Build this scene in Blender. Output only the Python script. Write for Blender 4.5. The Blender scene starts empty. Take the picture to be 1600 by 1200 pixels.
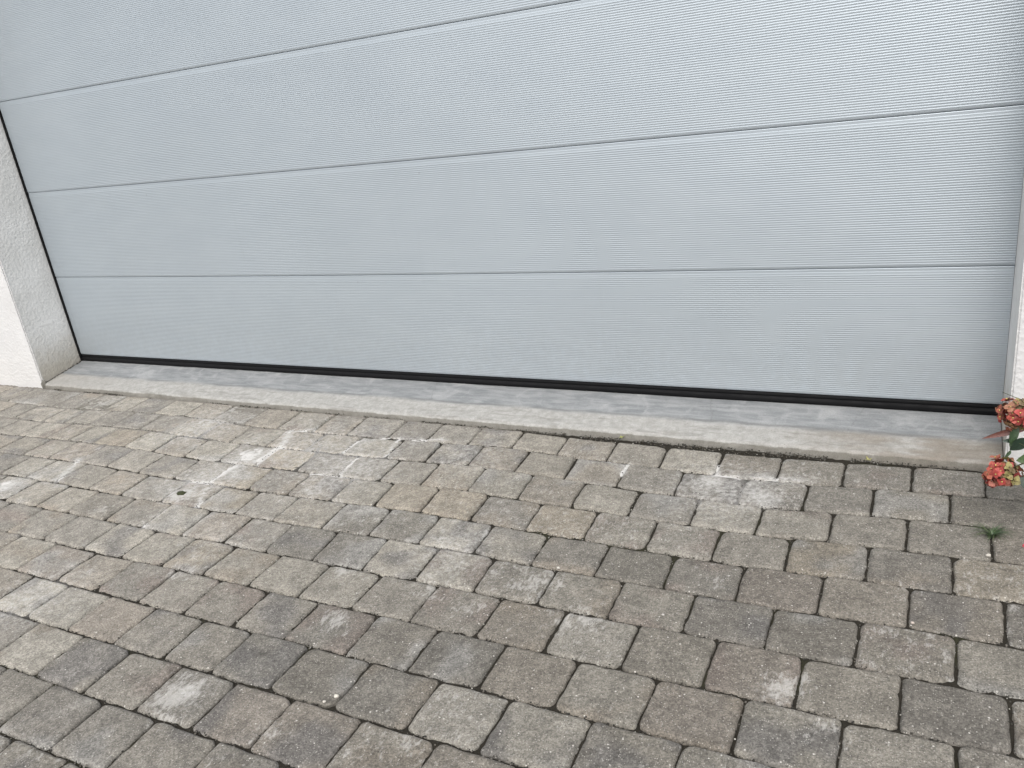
import bpy, bmesh, math, random
import numpy as np
from mathutils import Vector, Matrix
random.seed(7); rng = np.random.default_rng(11)
S = bpy.context.scene
C = S.collection

# ------------------------------------------------------------------ camera
cam = bpy.data.cameras.new('camera'); camo = bpy.data.objects.new('camera', cam); C.objects.link(camo)
cam.sensor_width = 36.0; cam.lens = 36.0*1273.04/1600; cam.clip_start = 0.05; cam.clip_end = 400
right = Vector((0.88796393, 0.44237289, -0.12580253))
up = Vector((-0.05219647, 0.36870151, 0.92808121))
back = Vector((0.45694155, -0.81753619, 0.35048395))
M = Matrix.Identity(4)
for i, v in enumerate((right, up, back)):
    for j in range(3): M[j][i] = v[j]
M.translation = (4.71627582, -3.02128686, 1.26621874)
camo.matrix_world = M
S.camera = camo

# ------------------------------------------------------------------ light
SUN_EL, SUN_AZ = 50.0, 171.0          # azimuth clockwise from +Y
world = bpy.data.worlds.new('World'); S.world = world; world.use_nodes = True
wn = world.node_tree.nodes; wl = world.node_tree.links
sky = wn.new('ShaderNodeTexSky'); sky.sky_type = 'NISHITA'; sky.sun_disc = False
sky.sun_elevation = math.radians(SUN_EL); sky.sun_rotation = math.radians(SUN_AZ)
sky.dust_density = 4.0; sky.air_density = 1.2
hs = wn.new('ShaderNodeHueSaturation'); hs.inputs['Saturation'].default_value = 0.38
wl.new(sky.outputs[0], hs.inputs['Color']); wl.new(hs.outputs[0], wn['Background'].inputs['Color'])
wn['Background'].inputs['Strength'].default_value = 0.145
sun = bpy.data.lights.new('sun', 'SUN'); sun.energy = 0.78; sun.angle = math.radians(60); sun.color = (1, 0.965, 0.92)
suno = bpy.data.objects.new('sun', sun); C.objects.link(suno)
e, a = math.radians(SUN_EL), math.radians(SUN_AZ)
sd = Vector((math.sin(a)*math.cos(e), math.cos(a)*math.cos(e), math.sin(e)))
suno.rotation_euler = sd.to_track_quat('Z', 'Y').to_euler()
S.view_settings.view_transform = 'Standard'; S.view_settings.look = 'None'
S.view_settings.gamma = 1; S.view_settings.exposure = 0.85

# ------------------------------------------------------------------ measures (metres; door plane y=0, door bottom z=0)
W = 4.938; ZG = -0.113; YF = -0.28
HB, HS = 0.491, 0.5

# ------------------------------------------------------------------ helpers
def lat(ix, iy, seed):
    h = (ix.astype(np.int64)*374761393 + iy.astype(np.int64)*668265263 + seed*982451653) & 0x7fffffff
    h = ((h ^ (h >> 13))*1274126177) & 0x7fffffff
    h = (h ^ (h >> 16)) & 0xffff
    return h/65535.0
def vnoise(x, y, s, seed=0):
    x = np.asarray(x, float)*s; y = np.asarray(y, float)*s
    ix = np.floor(x); iy = np.floor(y); fx = x-ix; fy = y-iy
    fx = fx*fx*(3-2*fx); fy = fy*fy*(3-2*fy)
    n00 = lat(ix, iy, seed); n10 = lat(ix+1, iy, seed); n01 = lat(ix, iy+1, seed); n11 = lat(ix+1, iy+1, seed)
    return ((n00*(1-fx)+n10*fx)*(1-fy) + (n01*(1-fx)+n11*fx)*fy)*2-1
def fbm(x, y, s, seed=0, o=3):
    r = 0; amp = 1; t = 0
    for k in range(o):
        r = r+amp*vnoise(x, y, s*2**k, seed+k*17); t += amp; amp *= .5
    return r/t
def sstep(a, b, x):
    t = np.clip((x-a)/(b-a), 0, 1); return t*t*(3-2*t)

def mesh_obj(name, verts, faces, mat, parent=None, smooth=True, attrs=None):
    me = bpy.data.meshes.new(name); me.from_pydata([tuple(v) for v in verts], [], faces)
    me.materials.append(mat)
    if smooth: me.polygons.foreach_set('use_smooth', [True]*len(me.polygons))
    for k, (typ, data) in (attrs or {}).items():
        at = me.attributes.new(k, typ, 'POINT')
        if typ == 'FLOAT': at.data.foreach_set('value', np.asarray(data, np.float32).ravel())
        else:
            d = np.asarray(data, np.float32)
            if d.shape[1] == 3: d = np.hstack([d, np.ones((len(d), 1), np.float32)])
            at.data.foreach_set('color', d.ravel())
    me.update()
    o = bpy.data.objects.new(name, me); C.objects.link(o)
    if parent: o.parent = parent
    return o
def tag(o, label=None, cat=None, group=None, kind=None):
    if label: o['label'] = label
    if cat: o['category'] = cat
    if group: o['group'] = group
    if kind: o['kind'] = kind
    return o
def empty(name, loc=(0, 0, 0)):
    o = bpy.data.objects.new(name, None); o.location = loc; o.empty_display_size = .1; C.objects.link(o); return o
def grid_faces(nx, ny, off=0, flip=False):
    f = []
    for j in range(ny-1):
        for i in range(nx-1):
            q = (off+j*nx+i, off+j*nx+i+1, off+(j+1)*nx+i+1, off+(j+1)*nx+i)
            f.append(q[::-1] if flip else q)
    return f
def tube(path, radii, n=7):
    V = []; F = []
    path = [Vector(p) for p in path]
    for i, p in enumerate(path):
        t = (path[min(i+1, len(path)-1)]-path[max(i-1, 0)]).normalized()
        u = t.orthogonal().normalized() if abs(t.z) > .95 else t.cross(Vector((0, 0, 1))).normalized()
        w = t.cross(u)
        for k in range(n):
            an = 2*math.pi*k/n
            V.append(p+(u*math.cos(an)+w*math.sin(an))*radii[i])
    for i in range(len(path)-1):
        for k in range(n):
            F.append((i*n+k, i*n+(k+1) % n, (i+1)*n+(k+1) % n, (i+1)*n+k))
    F.append(tuple(range(n))[::-1]); F.append(tuple((len(path)-1)*n+k for k in range(n)))
    return V, F

# ------------------------------------------------------------------ node helpers
class NT:
    def __init__(s, name):
        s.m = bpy.data.materials.new(name); s.m.use_nodes = True
        s.t = s.m.node_tree; s.b = s.t.nodes['Principled BSDF']
    def n(s, typ, **kw):
        nd = s.t.nodes.new(typ)
        for k, v in kw.items(): setattr(nd, k, v)
        return nd
    def put(s, sock, v):
        if isinstance(v, bpy.types.NodeSocket): s.t.links.new(v, sock)
        elif isinstance(v, (tuple, list)) and len(v) == 3 and sock.type == 'RGBA': sock.default_value = (*v, 1)
        else: sock.default_value = v
    def coord(s, scale=(1, 1, 1)):
        g = s.n('ShaderNodeNewGeometry'); mp = s.n('ShaderNodeMapping')
        s.put(mp.inputs['Scale'], scale); s.t.links.new(g.outputs['Position'], mp.inputs['Vector'])
        return mp.outputs[0]
    def noise(s, scale, detail=3, vec=None, rough=.55, dist=0):
        nd = s.n('ShaderNodeTexNoise'); nd.inputs['Scale'].default_value = scale
        nd.inputs['Detail'].default_value = detail; nd.inputs['Roughness'].default_value = rough
        nd.inputs['Distortion'].default_value = dist
        s.put(nd.inputs['Vector'], vec if vec is not None else s.coord()); return nd.outputs['Fac']
    def voro(s, scale, vec=None, feature='F1'):
        nd = s.n('ShaderNodeTexVoronoi', feature=feature); nd.inputs['Scale'].default_value = scale
        s.put(nd.inputs['Vector'], vec if vec is not None else s.coord()); return nd.outputs
    def math(s, op, a, b=None, c=None, clamp=False):
        nd = s.n('ShaderNodeMath', operation=op); nd.use_clamp = clamp
        s.put(nd.inputs[0], a)
        if b is not None: s.put(nd.inputs[1], b)
        if c is not None: s.put(nd.inputs[2], c)
        return nd.outputs[0]
    def rng(s, v, a, b, c=0.0, d=1.0, smooth=True):
        nd = s.n('ShaderNodeMapRange'); nd.interpolation_type = 'SMOOTHSTEP' if smooth else 'LINEAR'
        s.put(nd.inputs['Value'], v)
        for k, x in zip(('From Min', 'From Max', 'To Min', 'To Max'), (a, b, c, d)): s.put(nd.inputs[k], x)
        return nd.outputs[0]
    def mix(s, fac, a, b, blend='MIX'):
        nd = s.n('ShaderNodeMix', data_type='RGBA', blend_type=blend)
        s.put(nd.inputs['Factor'], fac); s.put(nd.inputs['A'] if False else nd.inputs[6], a); s.put(nd.inputs[7], b)
        return nd.outputs[2]
    def grey(s, v):
        nd = s.n('ShaderNodeCombineColor')
        for i in range(3): s.put(nd.inputs[i], v)
        return nd.outputs[0]
    def attr(s, name):
        return s.n('ShaderNodeAttribute', attribute_name=name)
    def bump(s, h, dist, strength=1.0, prev=None):
        nd = s.n('ShaderNodeBump'); nd.inputs['Distance'].default_value = dist; nd.inputs['Strength'].default_value = strength
        s.put(nd.inputs['Height'], h)
        if prev is not None: s.t.links.new(prev, nd.inputs['Normal'])
        return nd.outputs[0]
    def out(s, col=None, rough=None, normal=None, **kw):
        if col is not None: s.put(s.b.inputs['Base Color'], col)
        if rough is not None: s.put(s.b.inputs['Roughness'], rough)
        if normal is not None: s.t.links.new(normal, s.b.inputs['Normal'])
        for k, v in kw.items(): s.put(s.b.inputs[k.replace('_', ' ')], v)
        return s.m

# ------------------------------------------------------------------ materials
def m_paver():
    t = NT('paver_concrete')
    base = t.attr('pcol').outputs['Color']; eff = t.attr('eff').outputs['Fac']; flake = t.attr('flake').outputs['Fac']
    big = t.noise(16, 4, rough=.6); mid = t.noise(60, 4, rough=.65); fine = t.noise(200, 4, rough=.75)
    f = t.math('MULTIPLY', t.rng(big, .25, .75, .80, 1.20), t.rng(mid, .25, .75, .78, 1.20))
    f = t.math('MULTIPLY', f, t.rng(fine, .3, .7, .60, 1.46))
    col = t.mix(1.0, base, t.grey(f), 'MULTIPLY')
    # aggregate: pale and dark grains
    v1 = t.voro(230); sep = t.n('ShaderNodeSeparateColor'); t.t.links.new(v1['Color'], sep.inputs[0])
    pale = t.math('MULTIPLY', t.math('GREATER_THAN', sep.outputs[0], .84), t.rng(v1['Distance'], .42, .22))
    col = t.mix(t.math('MULTIPLY', pale, .55), col, (.46, .44, .40))
    v2 = t.voro(120); s2 = t.n('ShaderNodeSeparateColor'); t.t.links.new(v2['Color'], s2.inputs[0])
    pl2 = t.math('MULTIPLY', t.math('GREATER_THAN', s2.outputs[1], .97), t.rng(v2['Distance'], .32, .2))
    col = t.mix(t.math('MULTIPLY', pl2, .75), col, (.55, .53, .49))
    v3 = t.voro(300); s3 = t.n('ShaderNodeSeparateColor'); t.t.links.new(v3['Color'], s3.inputs[0])
    dk = t.math('MULTIPLY', t.math('GREATER_THAN', s3.outputs[0], .80), t.rng(v3['Distance'], .45, .2))
    col = t.mix(t.math('MULTIPLY', dk, .6), col, (.035, .032, .028))
    # worn-off pale flakes and streaks
    vs = t.coord((1, .4, 1)); fl = t.math('ADD', t.math('MULTIPLY', t.noise(26, 3, rough=.6), .35), t.math('MULTIPLY', t.noise(110, 5, vec=vs, rough=.75, dist=.4), .65))
    fm = t.rng(t.math('ADD', fl, t.math('MULTIPLY', flake, .24)), .58, .72)
    col = t.mix(t.math('MULTIPLY', fm, .6), col, (.42, .41, .385))
    # lime bloom
    ev = t.noise(55, 6, rough=.78)
    em = t.rng(t.math('ADD', eff, t.math('MULTIPLY', t.math('SUBTRACT', ev, .5), 1.5)), .12, .72)
    col = t.mix(t.math('MULTIPLY', em, .82), col, t.mix(fine, (.36, .355, .335), (.56, .55, .53)))
    h = t.math('ADD', t.math('MULTIPLY', fine, .6), t.math('MULTIPLY', mid, .8))
    h = t.math('SUBTRACT', h, t.math('MULTIPLY', dk, .5))
    nb = t.bump(h, .0030, .9)
    return t.out(col, .9, nb, Specular_IOR_Level=.25)
def m_bed():
    t = NT('joint_soil')
    sand = t.attr('sand').outputs['Fac']; eff = t.attr('eff').outputs['Fac']; moss = t.attr('moss').outputs['Fac']
    n = t.noise(190, 4, rough=.7); n2 = t.noise(30, 3)
    soil = t.mix(n, (.006, .0055, .004), (.045, .040, .031))
    sc = t.mix(n, (.12, .11, .095), (.27, .255, .225))
    col = t.mix(t.rng(t.math('ADD', sand, t.math('MULTIPLY', t.math('SUBTRACT', n2, .5), .8)), .3, .7), soil, sc)
    col = t.mix(t.math('MULTIPLY', moss, t.rng(n, .35, .6)), col, t.mix(n, (.016, .018, .008), (.05, .053, .024)))
    col = t.mix(t.rng(eff, .22, .45), col, t.mix(n, (.4, .39, .37), (.62, .61, .59)))
    return t.out(col, .95, t.bump(n, .004, 1.0), Specular_IOR_Level=.15)
def m_ground():
    t = NT('ground_outer'); n = t.noise(8, 5, rough=.7); n2 = t.noise(140, 3)
    col = t.mix(n, (.11, .105, .095), (.17, .16, .15)); col = t.mix(.35, col, t.mix(n2, (.06, .055, .05), (.26, .25, .23)))
    return t.out(col, .93, t.bump(n2, .003))
def m_door():
    t = NT('silver_painted_steel')
    st = t.noise(1.1, 2); dust = t.noise(3, 4, vec=t.coord((1, 1, 3.0)), rough=.6); fine = t.noise(500, 2)
    col = t.mix(t.rng(dust, .3, .7), (.346, .388, .424), (.362, .404, .438))
    g = t.n('ShaderNodeNewGeometry'); sp = t.n('ShaderNodeSeparateXYZ'); t.t.links.new(g.outputs['Position'], sp.inputs[0])
    low = t.rng(sp.outputs[2], .45, -.0)     # darker towards the bottom edge, broken by noise
    spot = t.noise(26, 4, rough=.7)
    col = t.mix(t.math('MULTIPLY', t.math('MULTIPLY', low, t.rng(spot, .2, .65)), .22), col, (.235, .238, .232))
    run = t.noise(9, 4, vec=t.coord((3.2, 1, .12)), rough=.6)     # faint rain runs
    col = t.mix(t.math('MULTIPLY', t.rng(run, .55, .78), .05), col, (.20, .21, .21))
    wash = t.noise(.8, 3, vec=t.coord((1, 1, 1.4)), rough=.5)
    col = t.mix(t.math('MULTIPLY', t.rng(wash, .42, .68), .06), col, (.23, .26, .265))
    v = t.voro(7.0); sp2 = t.n('ShaderNodeSeparateColor'); t.t.links.new(v['Color'], sp2.inputs[0])
    fleck = t.math('MULTIPLY', t.math('GREATER_THAN', sp2.outputs[0], .88), t.rng(v['Distance'], .05, .02))
    col = t.mix(t.math('MULTIPLY', fleck, .35), col, (.2, .2, .2))
    return t.out(col, t.rng(st, .3, .7, .36, .41), t.bump(fine, .0004, .25), Metallic=.42, Specular_IOR_Level=.5)
def m_rubber():
    t = NT('black_rubber'); n = t.noise(60, 4, vec=t.coord((.3, 1, 1)))
    return t.out(t.mix(n, (.002, .002, .0025), (.006, .0062, .007)), t.rng(n, .3, .7, .6, .8), t.bump(n, .001, .4), Specular_IOR_Level=.15)
def m_render(base):
    t = NT('white_render')
    v = t.voro(70); n = t.noise(55, 4, rough=.6); n2 = t.noise(18, 3)
    g = t.n('ShaderNodeNewGeometry'); sp = t.n('ShaderNodeSeparateXYZ'); t.t.links.new(g.outputs['Position'], sp.inputs[0])
    z = t.math('ADD', sp.outputs[2], t.math('MULTIPLY', t.math('SUBTRACT', t.noise(11, 4, rough=.65), .5), .22))
    stain = t.rng(z, .22, -.07)
    yy = t.rng(sp.outputs[1], -.2795, -.26)     # only the recessed reveals are rain-splashed brown
    stain = t.math('MULTIPLY', stain, t.math('MULTIPLY_ADD', yy, .75, .12))
    pat = t.noise(5, 4)
    col = t.mix(t.rng(pat, .35, .7), base, tuple(c*.93 for c in base))
    rev = t.mix(t.rng(pat, .3, .7), (.67, .67, .66), (.59, .59, .575))  # same render, coloured paler in the reveals to offset the dimmer light there
    col = t.mix(yy, col, rev)
    col = t.mix(stain, col, t.mix(n, (.30, .27, .22), (.46, .43, .37)))
    h = t.math('ADD', t.math('MULTIPLY', n, 1.0), t.math('MULTIPLY', v['Distance'], .5))
    h = t.math('ADD', h, t.math('MULTIPLY', n2, .8))
    return t.out(col, .85, t.bump(h, .008, .40), Specular_IOR_Level=.2)
def m_sill():
    t = NT('cast_concrete')
    g = t.n('ShaderNodeNewGeometry'); sp = t.n('ShaderNodeSeparateXYZ'); t.t.links.new(g.outputs['Position'], sp.inputs[0])
    X, Y, Z = sp.outputs
    streak = t.noise(6, 5, vec=t.coord((1.2, 7, 1)), rough=.62, dist=.5)
    wob = t.noise(3, 4, vec=t.coord((1, 2.5, 1)), rough=.6)
    fine = t.noise(240, 3, rough=.7); mid = t.noise(34, 5, rough=.7)
    y2 = t.math('ADD', Y, t.math('MULTIPLY', t.math('SUBTRACT', wob, .5), .05))
    front = t.rng(y2, -.140, -.178)
    grey = t.mix(t.rng(streak, .3, .72), (.150, .159, .164), (.245, .252, .254))
    smear = t.noise(9, 4, vec=t.coord((1, .8, 1)), rough=.6, dist=1.2)
    grey = t.mix(t.math('MULTIPLY', t.rng(smear, .52, .75), .7), grey, (.30, .305, .305))
    cream = t.mix(t.rng(mid, .3, .7), (.245, .242, .226), (.335, .332, .316))
    cream = t.mix(t.math('MULTIPLY', t.rng(streak, .48, .35), .55), cream, (.18, .175, .16))
    brown = t.math('MULTIPLY', t.rng(X, 4.1, 4.75), t.rng(t.noise(5, 4, vec=t.coord((1, 3, 1))), .3, .6))
    cream = t.mix(t.math('MULTIPLY', brown, .75), cream, (.17, .145, .115))
    lft = t.rng(X, .9, .15)
    cream = t.mix(t.math('MULTIPLY', lft, .5), cream, (.23, .22, .20))
    col = t.mix(front, grey, cream)
    # dark drip line where the two pours meet
    ln = t.math('MULTIPLY', t.rng(t.math('ABSOLUTE', t.math('ADD', y2, .150)), .014, .0), t.rng(wob, .35, .6))
    col = t.mix(t.math('MULTIPLY', ln, .45), col, (.085, .085, .082))
    nz = t.math('ADD', Z, t.math('MULTIPLY', t.math('SUBTRACT', mid, .5), .006))
    face = t.rng(nz, -.0945, -.0985)
    for xc, tilt in ((3.93, .25), (2.62, .4), (4.5, -.3)):
        dx = t.math('ABSOLUTE', t.math('ADD', t.math('ADD', X, -xc), t.math('ADD', t.math('MULTIPLY', Y, tilt), t.math('MULTIPLY', t.math('SUBTRACT', streak, .5), .06))))
        col = t.mix(t.math('MULTIPLY', t.rng(dx, .0032, .0008), t.math('MULTIPLY', t.math('SUBTRACT', 1.0, front), .25)), col, (.07, .07, .07))
    pore = t.voro(85); ps = t.n('ShaderNodeSeparateColor'); t.t.links.new(pore['Color'], ps.inputs[0])
    pm = t.math('MULTIPLY', t.math('GREATER_THAN', ps.outputs[0], .9), t.rng(pore['Distance'], .24, .1))
    col = t.mix(t.math('MULTIPLY', pm, .5), col, (.09, .085, .075))
    col = t.mix(t.math('MULTIPLY', face, .75), col, t.mix(mid, (.08, .073, .06), (.20, .19, .165)))
    col = t.mix(1.0, col, t.grey(t.rng(fine, .3, .7, .88, 1.12)), 'MULTIPLY')
    ch = t.math('MULTIPLY', fine, t.math('MULTIPLY_ADD', front, .7, .3))
    h = t.math('ADD', ch, t.math('MULTIPLY', mid, 1.2))
    return t.out(col, t.math('MULTIPLY_ADD', front, .3, .58), t.bump(h, .003, .6), Specular_IOR_Level=.35)
def m_simple(name, c1, c2, scale=60, rough=.7, **kw):
    t = NT(name); n = t.noise(scale, 3)
    return t.out(t.mix(n, c1, c2), rough, t.bump(n, .002, .5), **kw)
def m_attr(name, rough=.55, sub=0.0, scale=220):
    t = NT(name); n = t.noise(scale, 3)
    col = t.mix(1.0, t.attr('tint').outputs['Color'], t.grey(t.rng(n, .3, .7, .75, 1.2)), 'MULTIPLY')
    return t.out(col, rough, t.bump(n, .0015, .4))
MP, MB, MG, MD, MR, MS = m_paver(), m_bed(), m_ground(), m_door(), m_rubber(), m_sill()
MW = m_render((.53, .53, .53))
MGRIT = m_attr('grit_stone', .85); MPET = m_attr('petal', .6); MLEAF = m_attr('leaf', .42)
MSTEM = m_simple('stem_green', (.03, .05, .018), (.07, .06, .03)); MMORT = m_simple('old_mortar', (.07, .065, .055), (.22, .21, .185), 90, .9)
MDARK = m_simple('dark_inner', (.008, .008, .009), (.014, .014, .015))
MMOSS = m_simple('moss', (.012, .016, .006), (.05, .055, .02), 300, .95)

# ------------------------------------------------------------------ outer ground
g = mesh_obj('ground', [(-90, -90, ZG-.03), (90, -90, ZG-.03), (90, 90, ZG-.03), (-90, 90, ZG-.03)], [(0, 1, 2, 3)], MG)
tag(g, kind='structure')

# ------------------------------------------------------------------ paving
JX = {1: [-0.049, 0.383, 0.579, 0.772, 0.946, 1.155, 1.365, 1.578, 1.800, 2.016, 2.231, 2.418, 2.636, 2.828, 3.027, 3.226, 3.432, 3.643, 3.849, 4.057, 4.264, 4.47, 4.678, 4.884],
 2: [0.292, 0.537, 0.70, 0.88, 1.056, 1.252, 1.46, 1.676, 1.89, 2.11, 2.328, 2.528, 2.742, 2.927, 3.121, 3.33, 3.539, 3.747, 3.956, 4.169, 4.373, 4.573, 4.786],
 3: [0.387, 0.59, 0.801, 0.963, 1.141, 1.36, 1.563, 1.78, 1.99, 2.205, 2.422, 2.632, 2.832, 3.019, 3.224, 3.432, 3.642, 3.85, 4.058, 4.261, 4.469, 4.676, 4.891],
 4: [0.874, 1.062, 1.273, 1.47, 1.684, 1.912, 2.12, 2.327, 2.526, 2.739, 2.93, 3.131, 3.337, 3.55, 3.759, 3.965, 4.168, 4.374, 4.584, 4.794],
 5: [0.966, 1.152, 1.363, 1.586, 1.79, 2.029, 2.225, 2.42, 2.614, 2.835, 3.035, 3.24, 3.451, 3.657, 3.865, 4.072, 4.275, 4.483, 4.695, 4.906],
 6: [1.487, 1.691, 1.915, 2.126, 2.333, 2.539, 2.737, 2.937, 3.14, 3.343, 3.55, 3.76, 3.97, 4.176, 4.383, 4.589, 4.801],
 7: [1.573, 1.791, 2.026, 2.23, 2.431, 2.626, 2.83, 3.036, 3.239, 3.445, 3.658, 3.861, 4.071, 4.273, 4.481, 4.691, 4.902],
 8: [1.905, 2.12, 2.325, 2.531, 2.734, 2.938, 3.134, 3.352, 3.553, 3.763, 3.97, 4.172, 4.38, 4.586, 4.8],
 9: [2.424, 2.635, 2.842, 3.035, 3.243, 3.452, 3.663, 3.862, 4.075, 4.282],
 10: [2.315, 2.529, 2.738, 2.942, 3.143, 3.34, 3.554, 3.763], 11: [2.633, 2.847, 3.043]}
XA, XB, NROW = -1.3, 6.3, 18
for k in range(1, NROW+1):
    L = JX.get(k) or [2.53+(k % 2)*.103]
    L = list(L)
    while L[0] > XA+.25: L.insert(0, L[0]-.2065-random.uniform(-.012, .012))
    while L[-1] < XB-.25: L.append(L[-1]+.2065+random.uniform(-.01, .01))
    JX[k] = [XA]+L+[XB]
RX = [-1.3, -.5, .1, .5, 1.0, 1.35, 1.9, 2.3, 2.7, 3.2, 3.5, 3.9, 4.25, 4.6, 5.0, 6.3]
RW = [0, 0, -.025, -.030, .008, .014, -.020, -.012, .0, .028, .004, -.020, -.033, .0, .015, 0]
RA = {1: 1.0, 2: .95, 3: .65, 4: .45, 5: .25}
def rowy(k, x):
    x = np.asarray(x, float)
    if k == 0: return np.interp(x, [-1.3, 2.4, 3.2, 3.5, 4.1, 4.5, 4.9, 6.3], [-.288, -.287, -.292, -.312, -.325, -.305, -.298, -.29])
    y = -0.473-0.1757*(k-1)
    return y+RA.get(k, 0)*np.interp(x, RX, RW)+.003*vnoise(x, 0*x+k*3.1, 4.0, 91)

def SL(k, x): return (-.085+.10*float(np.clip((x-3.5)/1.3, 0, 1))) if k < 7 else (-.055+.055*float(np.clip((x-2)/2.5, 0, 1)))
EFFSEG = [(2.19, -.8, 2.2, -.64, .9, .035), (2.2, -.64, 2.13, -.51, .9, .03), (2.13, -.51, 2.23, -.47, .7, .02), (2.13, -.85, 2.13, -.99, 1.0, .03), (2.13, -.99, 2.04, -1.01, .7, .02),
 (2.14, -1.03, 2.24, -1.17, .8, .02), (1.27, -.97, 1.37, -1.15, .8, .025), (2.7, -.45, 2.74, -.63, .6, .025), (2.53, -.64, 2.53, -.53, .7, .02), (2.53, -.53, 2.65, -.47, .6, .02), (2.77, -.47, 2.9, -.44, .7, .02),
 (2.52, -.83, 2.66, -.83, .7, .015), (2.66, -.83, 2.63, -.67, .7, .02), (3.63, -.48, 3.74, -.49, .5, .02), (3.74, -.49, 3.74, -.57, .7, .015), (4.06, -.43, 4.07, -.5, .7, .02), (4.07, -.5, 4.14, -.5, .7, .025),
 (3.44, -1.04, 3.45, -1.1, .5, .014), (4.2, -.49, 4.35, -.47, .6, .04), (2.14, -1.34, 2.13, -1.23, .6, .03), (1.34, -.47, 1.75, -.55, .35, .1), (2.3, -.62, 2.5, -.5, .3, .12),
 (3.95, -.53, 4.3, -.56, .3, .09), (.3, -.38, .9, -.36, .22, .06), (2.0, -.6, 2.1, -1.1, .4, .14), (2.45, -.85, 2.8, -1.0, .35, .12)]
EFFBLOB = [(2.35, -.62, .42, .34), (2.1, -.95, .26, .40), (2.65, -.76, .30, .38), (1.6, -.55, .35, .36), (1.2, -1.15, .25, .30), (4.1, -.60, .24, .36), (2.15, -1.8, .22, .34), (3.4, -1.2, .2, .28), (.7, -.45, .3, .24), (3.1, -.55, .25, .26), (2.5, -1.35, .2, .24), (2.12, -.76, .10, .6), (2.09, -1.11, .09, .6), (1.16, -1.25, .08, .6), (2.63, -.95, .10, .4), (4.06, -.55, .08, .55), (4.24, -.61, .10, .45),
 (4.44, -1.5, .05, .3), (2.58, -.59, .09, .35), (2.8, -.48, .1, .3), (3.36, -1.15, .12, .32), (3.05, -1.95, .05, .4)]
FLK = [(3.23, -1.59, .055, .8), (3.30, -1.62, .03, .5), (3.02, -1.98, .06, .8), (3.06, -2.05, .04, .6), (4.45, -1.47, .045, .9), (4.49, -1.43, .03, .7), (4.56, -1.58, .05, .5), (1.85, -1.3, .05, .7), (2.05, -1.5, .05, .5),
 (2.55, -1.53, .06, .5), (3.42, -1.38, .07, .5), (3.6, -1.42, .05, .5), (3.9, -1.38, .07, .55), (2.2, -1.62, .05, .5), (4.75, -1.68, .05, .6), (3.35, -2.0, .05, .5), (4.2, -1.1, .06, .4), (4.7, -1.0, .05, .4), (3.1, -1.35, .06, .5), (3.75, -1.25, .08, .4)]
def flakef(x, y):
    r = np.zeros_like(x)
    for x0, y0, w, a in FLK: r = np.maximum(r, a*np.exp(-(((x-x0)/w)**2+((y-y0)/w)**2)**1.0))
    return r
def efff(x, y):
    x = np.asarray(x, float); y = np.asarray(y, float); r = np.zeros_like(x)
    for x0, y0, x1, y1, s, w in EFFSEG:
        dx, dy = x1-x0, y1-y0
        t = np.clip(((x-x0)*dx+(y-y0)*dy)/(dx*dx+dy*dy), 0, 1)
        d = np.hypot(x-x0-t*dx, y-y0-t*dy)
        r = np.maximum(r, np.maximum(.8*s*np.exp(-(d/(w*.55))**2), .5*s*np.exp(-(d/(w*1.7))**2)))
    for x0, y0, w, s in EFFBLOB:
        r = np.maximum(r, s*np.exp(-(((x-x0)/w)**2+((y-y0)/w)**2)))
    return r
TONE = {'dark': [(3.13, -1.05), (3.11, -1.19), (2.98, -1.16), (2.93, -1.26), (3.15, -1.82), (3.35, -1.88), (1.8, -1.25), (1.91, -1.58), (3.43, -1.62), (4.81, -.56), (4.99, -.55), (3.62, -1.59), (3.34, -1.62), (3.29, -1.75), (4.53, -1.27), (3.99, -1.05), (4.99, -.4)],
 'tan': [(2.24, -.73), (2.32, -.95), (2.27, -1.08), (3.04, -.87), (3.21, -.81), (1.29, -.78), (1.22, -.9), (3.6, -.88), (2.5, -1.5), (3.94, -1.76), (4.54, -.9), (4.9, -.98)],
 'pink': [(1.94, -1.61), (2.4, -1.32), (2.57, -1.83), (3.43, -1.94), (4.29, -1.61), (4.43, -1.4), (3.24, -2.05), (1.27, -.85), (4.44, -1.17)],
 'light': [(2.33, -1.96), (2.08, -1.77), (2.35, -1.71), (3.26, -1.23), (3.4, -1.06), (3.45, -1.3), (3.89, -1.36), (4.12, -.79), (4.38, -.74), (4.1, -.95), (3.91, -1.73), (3.77, -1.78), (3.52, -1.14), (2.16, -1.49)]}
TC = {'dark': (.105, .102, .096), 'tan': (.172, .157, .134), 'pink': (.156, .142, .130), 'light': (.200, .194, .180)}
PV, PF, PC, PE, PFL = [], [], [], [], []
off = 0
EDG = np.array([0, .0016, .0042, .0085, .014, .022])
def axis(w, h):
    n = 6
    m = np.linspace(.022, w-.022, n+2)[1:-1]
    return np.concatenate([EDG, m, w-EDG[::-1]])
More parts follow.
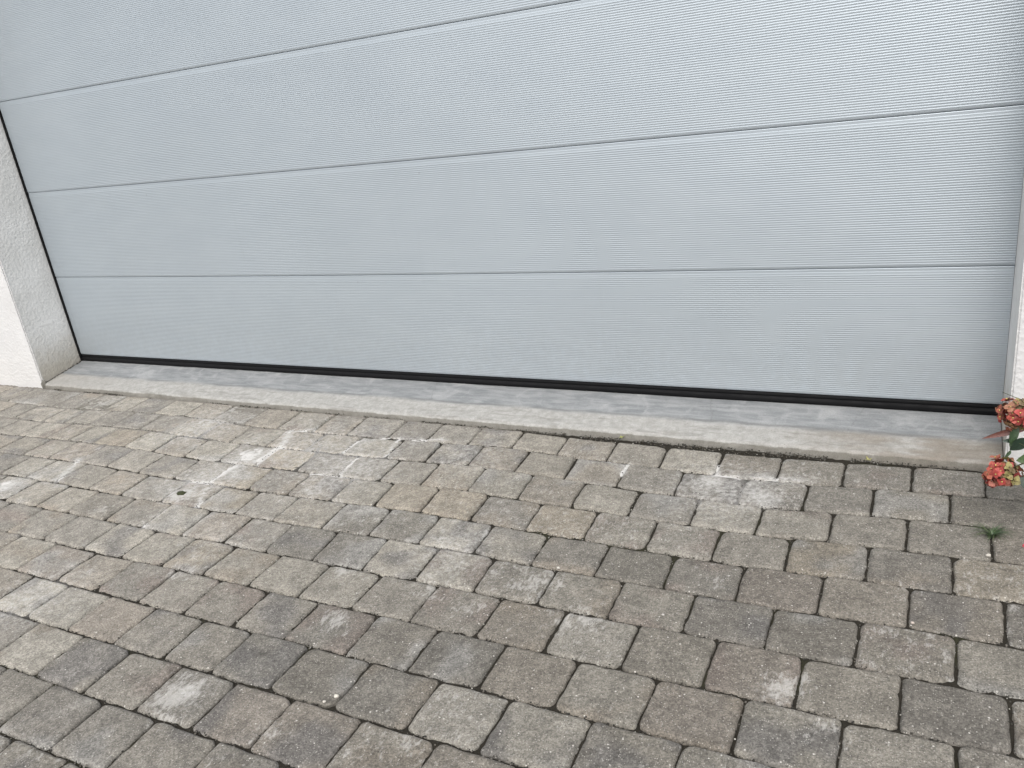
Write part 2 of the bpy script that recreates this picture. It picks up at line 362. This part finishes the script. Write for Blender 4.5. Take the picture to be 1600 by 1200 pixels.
for k in range(1, NROW+1):
    L = JX[k]
    for i in range(len(L)-1):
        x0, x1 = L[i], L[i+1]
        if x1-x0 < .06: continue
        xm = (x0+x1)/2; ym = float(rowy(k-1, xm)+rowy(k, xm))/2; w = x1-x0; d = float(rowy(k-1, xm)-rowy(k, xm))
        gx = .0016+random.uniform(0, .0021); gy = .0013+random.uniform(0, .0020)
        us = axis(w-2*gx, 0)+gx-w/2; vs = axis(d-2*gy, 0)+gy-d/2
        U, V = np.meshgrid(us, vs)
        U = U.ravel(); V = V.ravel()
        hx, hy = w/2-gx, d/2-gy
        ed = np.minimum(hx-np.abs(U), hy-np.abs(V))
        # round each corner by its own radius
        rad = [random.choice((random.uniform(.008, .018), random.uniform(.014, .027))) for _ in range(4)]
        if k == 2 and abs(xm-4.065) < .06: rad[2] = .040      # two knocked-off corners that meet at one joint
        if k == 2 and abs(xm-4.27) < .06: rad[3] = .036
        for q, (sx, sy) in enumerate(((-1, -1), (1, -1), (1, 1), (-1, 1))):
            r = rad[q]; a = U*sx-(hx-r); b = V*sy-(hy-r)
            msk = (a > 0) & (b > 0); mm = np.maximum(a, b); ll = np.hypot(a, b)+1e-9
            a2 = np.where(msk, a*mm/ll, a); b2 = np.where(msk, b*mm/ll, b)
            U = np.where(msk, (a2+hx-r)*sx, U); V = np.where(msk, (b2+hy-r)*sy, V)
        seed = k*100+i
        wob = (.0026*vnoise(U, V, 34, seed)+.0014*vnoise(U+.5, V, 95, seed+2))*np.exp(-ed/.02)
        cx = U/ (np.abs(U)+np.abs(V)+1e-6); cy = V/(np.abs(U)+np.abs(V)+1e-6)
        near = np.exp(-ed/.012)
        chip = np.clip(vnoise(U+.3, V, 55, seed+7)-.25, 0, 1)*near
        U2 = U*(1+wob/.1-.020*chip); V2 = V*(1+wob/.085-.020*chip)
        bev = random.uniform(.007, .012)
        zt = -.0075*np.clip(1-ed/(bev+.003*vnoise(U, V, 30, seed+3)), 0, 1)**2
        zt = zt-.004*chip+.0007*fbm(U, V, 35, seed+5)+.0007*vnoise(U, V, 90, seed+9)
        zt = zt+random.uniform(-.0022, .0014)+U*random.uniform(-.018, .018)+V*random.uniform(-.02, .02)
        slant = SL(k, xm)*V2
        wx = xm+U2+slant; wy = ym+V2+(rowy(k-1, xm+U2)+rowy(k, xm+U2))/2-ym
        n = len(us); mverts = np.stack([wx, wy, ZG+zt], 1)
        # skirt
        ring = list(range(n))+[j*n+n-1 for j in range(1, len(vs))]+[(len(vs)-1)*n+j for j in range(n-2, -1, -1)]+[j*n for j in range(len(vs)-2, 0, -1)]
        sk = mverts[ring].copy(); sk[:, 2] = ZG-.045
        nv = len(mverts)
        PV.append(mverts); PV.append(sk)
        PF += grid_faces(n, len(vs), off)
        for q in range(len(ring)):
            q2 = (q+1) % len(ring)
            PF.append((off+ring[q], off+nv+q, off+nv+q2, off+ring[q2]))
        tone = None
        for tn, pts in TONE.items():
            for px, py in pts:
                if abs(px-xm) < w/2 and abs(py-ym) < d/2: tone = tn
        base = np.array(random.choice([(.148, .142, .132), (.154, .147, .135), (.140, .135, .127), (.148, .139, .127), (.130, .125, .118), (.163, .157, .145)]))
        if tone: base = .4*base+.6*np.array(TC[tone])
        tone_grad = sstep(-.3, 1.5, (3.6-xm)*.5+(ym+2.0)*.45)     # paler stones up by the sill on the left, darker to the lower right
        base = base*np.array((1.04, 1.01, .938))*(.90+.62*tone_grad)*random.uniform(.93, 1.07)
        c2 = np.array(random.choice([(.162, .143, .117), (.112, .107, .101), (.19, .185, .172), (.142, .122, .106)]))*(.86+.58*tone_grad)
        mxx = .75*sstep(-.05, .5, fbm(U, V, 11, seed+21, 2)) if random.random() < .7 else 0*U
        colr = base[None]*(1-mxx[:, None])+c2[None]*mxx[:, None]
        tot = nv+len(ring)
        colr = np.vstack([colr, colr[ring]])
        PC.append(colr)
        ee = efff(wx, wy); PE.append(np.concatenate([ee, ee[ring]]))
        fk = random.choice([0, 0, .05, .1, .2, .3])
        ff = fk+flakef(wx, wy); PFL.append(np.concatenate([ff, ff[ring]]))
        off += tot
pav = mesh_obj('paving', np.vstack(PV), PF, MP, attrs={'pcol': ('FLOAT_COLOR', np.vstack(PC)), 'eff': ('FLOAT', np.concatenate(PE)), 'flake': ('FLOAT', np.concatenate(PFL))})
tag(pav, kind='structure')

# joint bed: soil and sand between the stones
def bed_h(x, y):
    e = efff(x, y)
    hh = ZG-.0100+.0022*vnoise(x, y, 85, 8)+.0035*fbm(x, y, 18, 5)+.0025*vnoise(x, y, 120, 6)
    sand = sstep(.15, 1.1, (2.5-x)*.30+(y+1.3)*.75+.35*fbm(x, y, 3, 31))
    hh = hh+.0060*sand
    return hh+np.clip((e-.15)*1.4, 0, .8)*.0125, e, sand
bx = np.arange(XA-.02, XB+.03, .011); by = np.arange(-.473-.1757*(NROW-1)-.02, -.27, .010)
X, Y = np.meshgrid(bx, by); X = X.ravel(); Y = Y.ravel()
Z, E_, SA = bed_h(X, Y)
MO = .6*sstep(.2, .6, fbm(X, Y, 5, 44))
bed = mesh_obj('joint_soil', np.stack([X, Y, Z], 1), grid_faces(len(bx), len(by)), MB, attrs={'eff': ('FLOAT', E_), 'sand': ('FLOAT', SA), 'moss': ('FLOAT', MO)})
tag(bed, kind='structure')

# ------------------------------------------------------------------ concrete sill
def sill_z(y): return -.042+(y)*.168
xs = np.concatenate([[0.003], np.arange(.012, W-.01, .009), [W-.003]])
prof = [(.06, -.042)]+[(y, sill_z(y)) for y in np.linspace(0, -.262, 26)]+[(-.268, sill_z(-.267)), (-.273, sill_z(-.270)-.001), (-.277, sill_z(-.272)-.004), (-.279, sill_z(-.273)-.009), (-.280, ZG+.004), (-.281, ZG-.004), (-.281, ZG-.05)]
V = []
for j, (y, z) in enumerate(prof):
    yy = np.full_like(xs, y); zz = np.full_like(xs, z)
    fr = 1.0 if j >= 27 else 0.0
    yy = yy+fr*(.003*vnoise(xs, 0*xs, 14, 71)+.002*vnoise(xs, 0*xs+j*.7, 70, 72))
    zz = zz+.0012*fbm(xs, yy, 9, 73)+(.0012*vnoise(xs, yy, 80, 74) if y < -.16 else 0)
    # broken nosing: bites out of the front edge
    bite = np.clip(vnoise(xs, 0*xs+2, 22, 75)-.5, 0, 1)*(1.0 if 26 <= j <= 30 else 0)
    zz = zz-.012*bite; yy = yy+.008*bite
    V.append(np.stack([xs, yy, zz], 1))
sill = mesh_obj('concrete_sill', np.vstack(V), grid_faces(len(xs), len(prof), 0, True), MS)
tag(sill, 'long sloping concrete sill under the garage door, grey behind and pale cream along its front', 'door sill')

# ------------------------------------------------------------------ house wall with the door opening
def wall():
    bm = bmesh.new()
    zb, zt, yb = ZG-.1, 3.1, .45
    zl = HB+4*HS+.03
    loop = [(-7, zb), (0, zb), (0, zl), (W, zl), (W, zb), (W+7, zb), (W+7, zt), (-7, zt)]
    f = [bm.verts.new((x, YF, z)) for x, z in loop]; b = [bm.verts.new((x, yb, z)) for x, z in loop]
    bm.verts.ensure_lookup_table()
    bm.faces.new(f); bm.faces.new(b[::-1])
    n = len(loop)
    for i in range(n): bm.faces.new((f[(i+1) % n], f[i], b[i], b[(i+1) % n]))
    bmesh.ops.recalc_face_normals(bm, faces=bm.faces)
    es = [e for e in bm.edges if all(abs(v.co.y-YF) < 1e-4 for v in e.verts) and all(-.1 < v.co.x < W+.1 for v in e.verts) and not (abs(e.verts[0].co.z-zb) < 1e-4 and abs(e.verts[1].co.z-zb) < 1e-4)]
    bmesh.ops.bevel(bm, geom=es, offset=.006, segments=4, affect='EDGES')
    me = bpy.data.meshes.new('house_wall'); bm.to_mesh(me); bm.free(); me.materials.append(MW)
    o = bpy.data.objects.new('house_wall', me); C.objects.link(o); return o
hw = wall(); tag(hw, 'white rough rendered house wall that frames the garage door on both sides', 'wall')
# crumbled mortar where the left corner of the wall has broken at its foot
def lump(name, c, r, seed, mat, parent=None, sub=3, attrs=None):
    bm = bmesh.new(); bmesh.ops.create_icosphere(bm, subdivisions=sub, radius=1)
    vs = np.array([v.co for v in bm.verts]); fs = [[v.index for v in f.verts] for f in bm.faces]; bm.free()
    nn = 1+.35*vnoise(vs[:, 0]+vs[:, 2]*.7, vs[:, 1]+vs[:, 2]*.5, 2.5, seed)+.15*vnoise(vs[:, 0]-vs[:, 2], vs[:, 1]+vs[:, 2], 6, seed+1)
    return mesh_obj(name, vs*nn[:, None]*np.array(r)+np.array(c), fs, mat, parent, attrs=attrs)
lump('broken_mortar', (.004, -.274, ZG+.012), (.012, .014, .034), 3, MMORT, hw, sub=4)['label'] = 'crumbled grey mortar at the foot of the left wall corner'

# ------------------------------------------------------------------ garage door
door = empty('garage_door', (W/2, 0, -.04)); tag(door, 'wide silver grey sectional garage door of finely ribbed horizontal panels', 'garage door')
def dparent(o):
    o.parent = door; o.matrix_parent_inverse = door.matrix_basis.inverted() if False else Matrix.Translation((-W/2, 0, .04)); return o
X0, X1 = .020, W-.0010
SAG = {0: 0, 1: .008, 2: .006, 3: .001, 4: 0, 5: 0}
def section(idx, zb, zt):
    nx = 90; xs = np.linspace(X0, X1, nx); prof = []
    gap = .0005
    prof.append((.030, zb+gap)); prof.append((.004, zb+gap)); prof.append((.0012, zb+gap+.0012)); prof.append((0, zb+gap+.004))
    band = .021; nr = 58; zr0 = zb+.008; zr1 = zt-band; p = (zr1-zr0)/nr
    for r in range(nr):
        for q in range(6):
            ph = q/6
            prof.append((-.00037*(1-math.cos(2*math.pi*ph)) , zr0+(r+ph)*p))
    prof += [(0, zr1), (0, zt-.0150), (0, zt-.0140), (.0007, zt-.0126), (.0007, zt-.0112), (.0007, zt-.0040), (.0007, zt-.0016), (.0012, zt-.0011), (.0026, zt-.0009), (.030, zt-.0009)]
    V = []
    u = (xs-X0)/(X1-X0); sh = 4*u*(1-u)
    for y, z in prof:
        t = (z-zb)/(zt-zb)
        zz = z-sh*(SAG[idx]*(1-t)+SAG[idx+1]*t)
        yy = y+.0008*vnoise(xs, 0*xs+z, 1.7, 50+idx)*math.sin(math.pi*min(max(t, 0), 1))
        V.append(np.stack([xs, yy, zz], 1))
    o = mesh_obj('door_section', np.vstack(V), grid_faces(nx, len(prof), 0, False), MD)
    o.data.update(); return dparent(o)
zs = [0, HB, HB+HS, HB+2*HS, HB+3*HS, HB+4*HS]
for i in range(5): section(i, zs[i], zs[i+1])
def boxm(name, x0, x1, y0, y1, z0, z1, mat, bev=.002):
    bm = bmesh.new(); bmesh.ops.create_cube(bm, size=1)
    for v in bm.verts: v.co = ((x0+x1)/2+v.co.x*(x1-x0), (y0+y1)/2+v.co.y*(y1-y0), (z0+z1)/2+v.co.z*(z1-z0))
    bmesh.ops.bevel(bm, geom=bm.edges, offset=bev, segments=2, affect='EDGES')
    me = bpy.data.meshes.new(name); bm.to_mesh(me); bm.free(); me.materials.append(mat)
    o = bpy.data.objects.new(name, me); C.objects.link(o); return o
dparent(boxm('inner_panel', .004, W-.004, .034, .05, -.03, zs[5]+.02, MDARK))
dparent(boxm('side_seal', .0005, .0185, -.006, .033, -.040, zs[5]+.01, MR))
# bottom seal: two soft lobes in a ribbed carrier
xs = np.linspace(.019, W-.003, 160)
prof = [(.03, -.001), (.004, -.001), (.001, -.003), (.000, -.010), (.001, -.014), (.004, -.016), (.001, -.018), (-.003, -.022), (-.0045, -.028), (-.004, -.035), (-.001, -.041), (.004, -.0445), (.03, -.0445)]
V = [np.stack([xs, y+.0012*vnoise(xs, 0*xs+j, 3, 61)*(1 if j > 6 else 0), np.full_like(xs, z)+.0012*vnoise(xs, 0*xs, 2.5, 62)*(1 if j > 8 else 0)], 1) for j, (y, z) in enumerate(prof)]
dparent(mesh_obj('bottom_seal', np.vstack(V), grid_faces(len(xs), len(prof), 0, True), MR))

# ------------------------------------------------------------------ grit, crumbs and moss in the joints (stuff)
bm = bmesh.new(); bmesh.ops.create_icosphere(bm, subdivisions=1, radius=1)
IV = np.array([v.co for v in bm.verts]); IF = [[v.index for v in f.verts] for f in bm.faces]; bm.free()
def scatter(name, pts, cols, mat, label=None):
    V, F, T = [], [], []; o = 0
    for (x, y, z, r), c in zip(pts, cols):
        s = r*(1+.35*(rng.random(len(IV))-.5))[:, None]*np.array([random.uniform(.7, 1.3), random.uniform(.7, 1.3), random.uniform(.5, .9)])
        V.append(IV*s+np.array([x, y, z])); F += [[q+o for q in f] for f in IF]; T.append(np.tile(c, (len(IV), 1))); o += len(IV)
    ob = mesh_obj(name, np.vstack(V), F, mat, smooth=False, attrs={'tint': ('FLOAT_COLOR', np.vstack(T))})
    return tag(ob, kind='stuff')
def pal(c, s=.25): return tuple(np.array(c)*random.uniform(1-s, 1+s))
P, Q = [], []
for _ in range(13000):      # grit lies along row joints and cross joints
    k = random.randint(1, 12)
    if random.random() < .62:
        x = random.uniform(.3, 5.1); y = float(rowy(k, x))+random.gauss(0, .0032)
    else:
        x = random.choice(JX[k]); 
        t = random.random(); ya, yb = float(rowy(k-1, x)), float(rowy(k, x)); y = ya+(yb-ya)*t; x += SL(k, x)*(y-(ya+yb)/2)+random.gauss(0, .0030)
    z, ee, sa = bed_h(np.array([x]), np.array([y]))
    z = float(z[0]); r = abs(random.gauss(.0012, .0006))+.0006
    P.append((x, y, max(z+r*.5, ZG-random.uniform(.003, .009)), r))
    u = random.random()
    Q.append(pal((.022, .020, .015)) if u < .72 else pal((.11, .10, .085)) if u < .94 else pal((.28, .27, .24)))
scatter('joint_grit', P, Q, MGRIT)
P, Q = [], []
for _ in range(4200):      # dark crumbs of soil where the stones meet the sill
    x = random.uniform(.1, 4.9)
    dens = np.interp(x, [0, 1.2, 1.9, 2.6, 3.3, 3.6, 4.2, 4.5, 4.7, 4.95], [.55, .6, .3, .25, .6, 1, 1, .75, .3, .2])
    if random.random() > dens or vnoise(np.array([x]), np.array([1.]), 9, 81)[0] < -.35: continue
    y0 = float(rowy(0, x)); y = random.uniform(y0-.006, YF-.002)
    r = abs(random.gauss(.0014, .0011))+.0006
    P.append((x, y, ZG-.004+random.random()*.006, r)); u = random.random()
    Q.append(pal((.022, .020, .015)) if u < .62 else pal((.075, .067, .054)) if u < .95 else pal((.20, .19, .17)))
scatter('soil_crumbs', P, Q, MGRIT)
P, Q = [], []
for _ in range(260):      # dirt along the foot of the left reveal
    y = random.uniform(-.27, -.002); x = .004+abs(random.gauss(0, .006))
    P.append((x, y, sill_z(y)+.001, abs(random.gauss(.002, .001))+.0007)); Q.append(pal((.035, .032, .026)) if random.random() < .7 else pal((.16, .15, .13)))
scatter('reveal_dirt', P, Q, MGRIT)

# ------------------------------------------------------------------ loose pebbles
for i, (x, y, r, c, lab) in enumerate([
    (3.758, -1.176, .0048, (.50, .48, .43), 'round white pebble lying on a grey paver in mid paving'),
    (3.442, -1.843, .0065, (.50, .47, .41), 'larger pale pebble on a joint near the bottom edge'),
    (3.424, -1.868, .0045, (.50, .47, .42), 'small buff pebble beside the larger pale pebble near the bottom edge'),
    (4.878, -.800, .0070, (.40, .375, .335), 'flat pale stone chip below the grass tuft'),
    (4.115, -1.300, .0040, (.40, .38, .36), 'grey pebble on a paver, right of centre'),
    (4.706, -1.155, .0050, (.38, .33, .29), 'pinkish pebble at a joint crossing near the right edge')]):
    o = lump('pebble', (0, 0, 0), (r, r*.8, r*.6), 20+i, MGRIT, sub=2); o.location = (x, y, ZG+r*.35)
    at = o.data.attributes.new('tint', 'FLOAT_COLOR', 'POINT'); at.data.foreach_set('color', np.tile(np.array((*c, 1), np.float32), (len(o.data.vertices), 1)).ravel())
    tag(o, lab, 'pebble', 'loose pebbles on the paving')

# ------------------------------------------------------------------ moss clump on the whitened paver
o = lump('moss_clump', (0, 0, 0), (.020, .013, .005), 40, MMOSS, sub=4); o.location = (2.08, -1.107, ZG+.001)
tag(o, 'small dark moss clump sitting on the whitened paver', 'moss')

# ------------------------------------------------------------------ blades and leaves
def blade(base, tip, w, bend=.3, n=6):
    base = Vector(base); tip = Vector(tip); d = tip-base; side = d.cross(Vector((0, 0, 1)))
    side = side.normalized() if side.length > 1e-6 else Vector((1, 0, 0))
    V, F = [], []
    for i in range(n+1):
        t = i/n; c = base+d*t+Vector((0, 0, d.length*bend*4*t*(1-t)*.5)); ww = w*(1-t)**.7
        V += [c-side*ww, c+side*ww]
    for i in range(n): F.append((2*i, 2*i+1, 2*i+3, 2*i+2))
    return V, F
V, F, T = [], [], []
for i in range(120):
    an = random.uniform(0, 2*math.pi); ln = random.uniform(.018, .056)*(1.35 if abs(math.cos(an)) > .6 else .8)
    b0 = (random.gauss(0, .003), random.gauss(0, .003), 0)
    v, f = blade(b0, (b0[0]+math.cos(an)*ln, b0[1]+math.sin(an)*ln, random.uniform(.003, .022)), random.uniform(.0009, .0016), .5)
    o0 = len(V); V += v; F += [tuple(q+o0 for q in ff) for ff in f]
    T += [pal(random.choice([(.03, .06, .02), (.05, .085, .03), (.09, .11, .05), (.025, .04, .015)]))]*len(v)
o = mesh_obj('grass_tuft', V, F, MLEAF, attrs={'tint': ('FLOAT_COLOR', np.array(T))}); o.location = (4.891, -.694, ZG-.003)
tag(o, 'green tuft of grass growing out of a paver joint near the right edge', 'grass')
def leaf_mesh(L, Wd, droop=.2, fold=.25, n=8, tipw=1.0):
    V, F = [], []
    for i in range(n+1):
        t = i/n; w = Wd*(math.sin(math.pi*min(t**.75, 1))**.8 if 0 < t < 1 else 0)*tipw
        z = -droop*L*t*t
        V += [(L*t, -w/2, z+fold*w/2), (L*t, 0, z), (L*t, w/2, z+fold*w/2)]
    for i in range(n):
        for j in range(2): F.append((3*i+j, 3*i+j+1, 3*i+j+4, 3*i+j+3))
    return np.array(V), F
def orient(V, base, direction, roll=0.0, upv=(0, 0, 1)):
    x = Vector(direction).normalized(); y = Vector(upv).cross(x)
    y = y.normalized() if y.length > 1e-4 else Vector((0, 1, 0)); z = x.cross(y)
    R = Matrix((x, y, z)).transposed() @ Matrix.Rotation(roll, 3, 'X')
    return [R @ Vector(v)+Vector(base) for v in V]
for (x, y, lab, cols, s) in [(3.644, -.286, 'yellow green seedling sprouting in the joint below the sill, mid door', (.22, .23, .08), .015), (4.538, -.292, 'small yellow leafed weed below the sill towards the right end', (.24, .23, .09), .016)]:
    V, F = [], []
    for an in (.5, 2.2, 3.9, 5.3):
        v, f = leaf_mesh(s*random.uniform(.7, 1.1), s*.45, .1, .3, 5); v = orient(v, (0, 0, .004), (math.cos(an), math.sin(an), random.uniform(.3, .9)))
        o0 = len(V); V += v; F += [tuple(q+o0 for q in ff) for ff in f]
    o = mesh_obj('seedling', V, F, MLEAF, attrs={'tint': ('FLOAT_COLOR', np.tile(cols, (len(V), 1)))}); o.location = (x, y, ZG)
    tag(o, lab, 'weed', 'seedlings in the joint below the sill')
V, F = [], []
v, f = leaf_mesh(.022, .018, .15, .3, 6)
o = mesh_obj('fallen_petal', v, f, MPET, attrs={'tint': ('FLOAT_COLOR', np.tile((.42, .025, .05), (len(v), 1)))}); o.location = (4.962, -.735, ZG+.003); o.rotation_euler = (0, -.15, .3)
tag(o, 'bright crimson petal fallen on the paver at the right edge', 'petal')

# ------------------------------------------------------------------ red flowering plant by the right wall
plant = empty('flowering_shrub', (5.16, -.62, ZG)); tag(plant, 'shrub with faded red flower heads and dark green leaves beside the right wall', 'flowers')
PI_ = Matrix.Translation((-5.16, .62, -ZG))
def pch(o): o.parent = plant; o.matrix_parent_inverse = PI_; return o
def head(c, rx, rz, seed, reds):
    random.seed(seed); V, F, T = [], [], []
    c = Vector(c); nfl = 84
    for i in range(nfl):
        zc = 1-2*(i+.5)/nfl; an = i*2.39996; rr = math.sqrt(1-zc*zc)
        d = Vector((rr*math.cos(an), rr*math.sin(an), zc)); d = (d+Vector((random.gauss(0, .15), random.gauss(0, .15), random.gauss(0, .15)))).normalized()
        k = random.uniform(.5, 1.05)
        p = c+Vector((d.x*rx, d.y*rx, d.z*rz))*k
        u = random.random()
        redness = reds+(.38 if d.x < -.05 else 0)
        if u < redness: cc = random.choice([(.27, .040, .034), (.30, .060, .042), (.21, .030, .028), (.28, .080, .048)])
        elif u < redness+.33: cc = random.choice([(.24, .11, .065), (.19, .11, .055), (.26, .09, .065)])
        else: cc = random.choice([(.21, .18, .07), (.17, .15, .055), (.25, .18, .10), (.12, .085, .045)])
        side = d.orthogonal().normalized(); side = Matrix.Rotation(random.uniform(0, 6.28), 3, d) @ side
        np_ = random.choice([3, 4, 4])
        for q in range(np_):
            dr = Matrix.Rotation(q*2*math.pi/np_+random.uniform(-.2, .2), 3, d) @ side
            L = random.uniform(.0115, .0185); v, f = leaf_mesh(L, L*1.05, random.uniform(-.25, .35), random.uniform(-.3, .5), 5)
            v = orient(v, p, (dr+d*random.uniform(-.1, .5)), random.uniform(-.4, .4), d)
            o0 = len(V); V += v; F += [tuple(x+o0 for x in ff) for ff in f]
            c3 = pal(cc, .18)
            T += [tuple(np.array(c3)*(1-.0)) for _ in v]
        # the little eye of the floret
        vv = IV*.0022+np.array(p+d*.003); o0 = len(V); V += [Vector(x) for x in vv]; F += [tuple(x+o0 for x in ff) for ff in IF]
        T += [pal((.40, .36, .10) if u < .6 else (.10, .07, .03))]*len(IV)
    o = mesh_obj('flower_head', V, F, MPET, attrs={'tint': ('FLOAT_COLOR', np.array(T))}); pch(o); return o
head((4.933, -.55, .206), .046, .044, 5, .34)['label'] = 'upper flower head, red fading to tan'
head((4.906, -.60, .043), .051, .040, 6, .50)['label'] = 'lower flower head, coral red with yellow eyes'
random.seed(9)
head((5.14, -.66, .30), .046, .044, 7, .4); head((5.26, -.55, .14), .048, .042, 8, .45)
root = (5.16, -.62, ZG)
for path in ([root, (5.12, -.61, .02), (5.03, -.59, .10), (4.965, -.56, .17), (4.94, -.55, .20)],
             [root, (5.10, -.63, .06), (5.02, -.63, .115), (4.955, -.615, .085), (4.915, -.60, .05)],
             [root, (5.15, -.63, .08), (5.14, -.65, .2), (5.14, -.66, .28)], [root, (5.22, -.6, .0), (5.25, -.56, .11)],
             [(5.03, -.59, .10), (4.97, -.575, .115), (4.93, -.56, .128)], [(4.96, -.55, .243), (4.925, -.545, .255), (4.895, -.54, .266)],
             [(5.10, -.63, -.02), (5.02, -.62, .0), (4.95, -.615, .03)]):
    n = len(path); r0 = .0035 if n > 3 else .0014
    v, f = tube(path, [r0*(1-.5*i/(n-1)) for i in range(n)]); pch(mesh_obj('stem', v, f, MSTEM))
def leaf(base, tip, wd, col, name='leaf', roll=0.0, droop=.15, fold=.25, upv=(0, 0, 1)):
    base = Vector(base); tip = Vector(tip); L = (tip-base).length
    v, f = leaf_mesh(L, wd, 0 if droop == 0 else droop, fold, 9)
    return pch(mesh_obj(name, orient(v, base, tip-base, roll, upv), f, MLEAF, attrs={'tint': ('FLOAT_COLOR', np.tile(col, (len(v), 1)))}))
G1, G2, G3 = (.018, .034, .022), (.03, .055, .024), (.05, .085, .03)
NV = (0.45, -.8, .35)
leaf((4.935, -.553, .175), (4.925, -.575, .112), .026, G2, upv=NV, droop=.05)
leaf((4.962, -.565, .14), (4.925, -.57, .098), .036, G1, upv=NV, droop=.1)
leaf((4.93, -.56, .128), (4.905, -.57, .127), .012, G1, upv=NV)
leaf((4.925, -.60, .115), (4.912, -.61, .095), .010, G2, upv=NV)
leaf((5.02, -.61, .115), (4.938, -.61, .088), .045, G3, upv=NV, droop=.05)
leaf((5.02, -.62, .0), (4.940, -.625, .045), .045, G1, upv=NV, droop=.05)
leaf((5.03, -.59, .10), (4.975, -.585, .135), .040, G1, upv=NV)
leaf((5.06, -.6, .06), (4.99, -.64, .03), .05, G2, upv=NV)
lf = leaf((4.985, -.548, .178), (4.853, -.55, .120), .020, (.115, .045, .035), upv=NV, droop=.03, fold=.5); lf['label'] = 'long pointed withered brown leaf'
for i in range(16):
    an = random.uniform(0, 6.28); b = Vector((5.16+random.uniform(-.03, .09), -.62+random.uniform(-.05, .06), random.uniform(-.05, .22)))
    ln = random.uniform(.06, .09); dv = Vector((max(math.cos(an), -.35), math.sin(an), random.uniform(-.4, .4)))
    leaf(b, b+dv.normalized()*ln, random.uniform(.03, .05), random.choice([G1, G2, G3]), droop=.25)
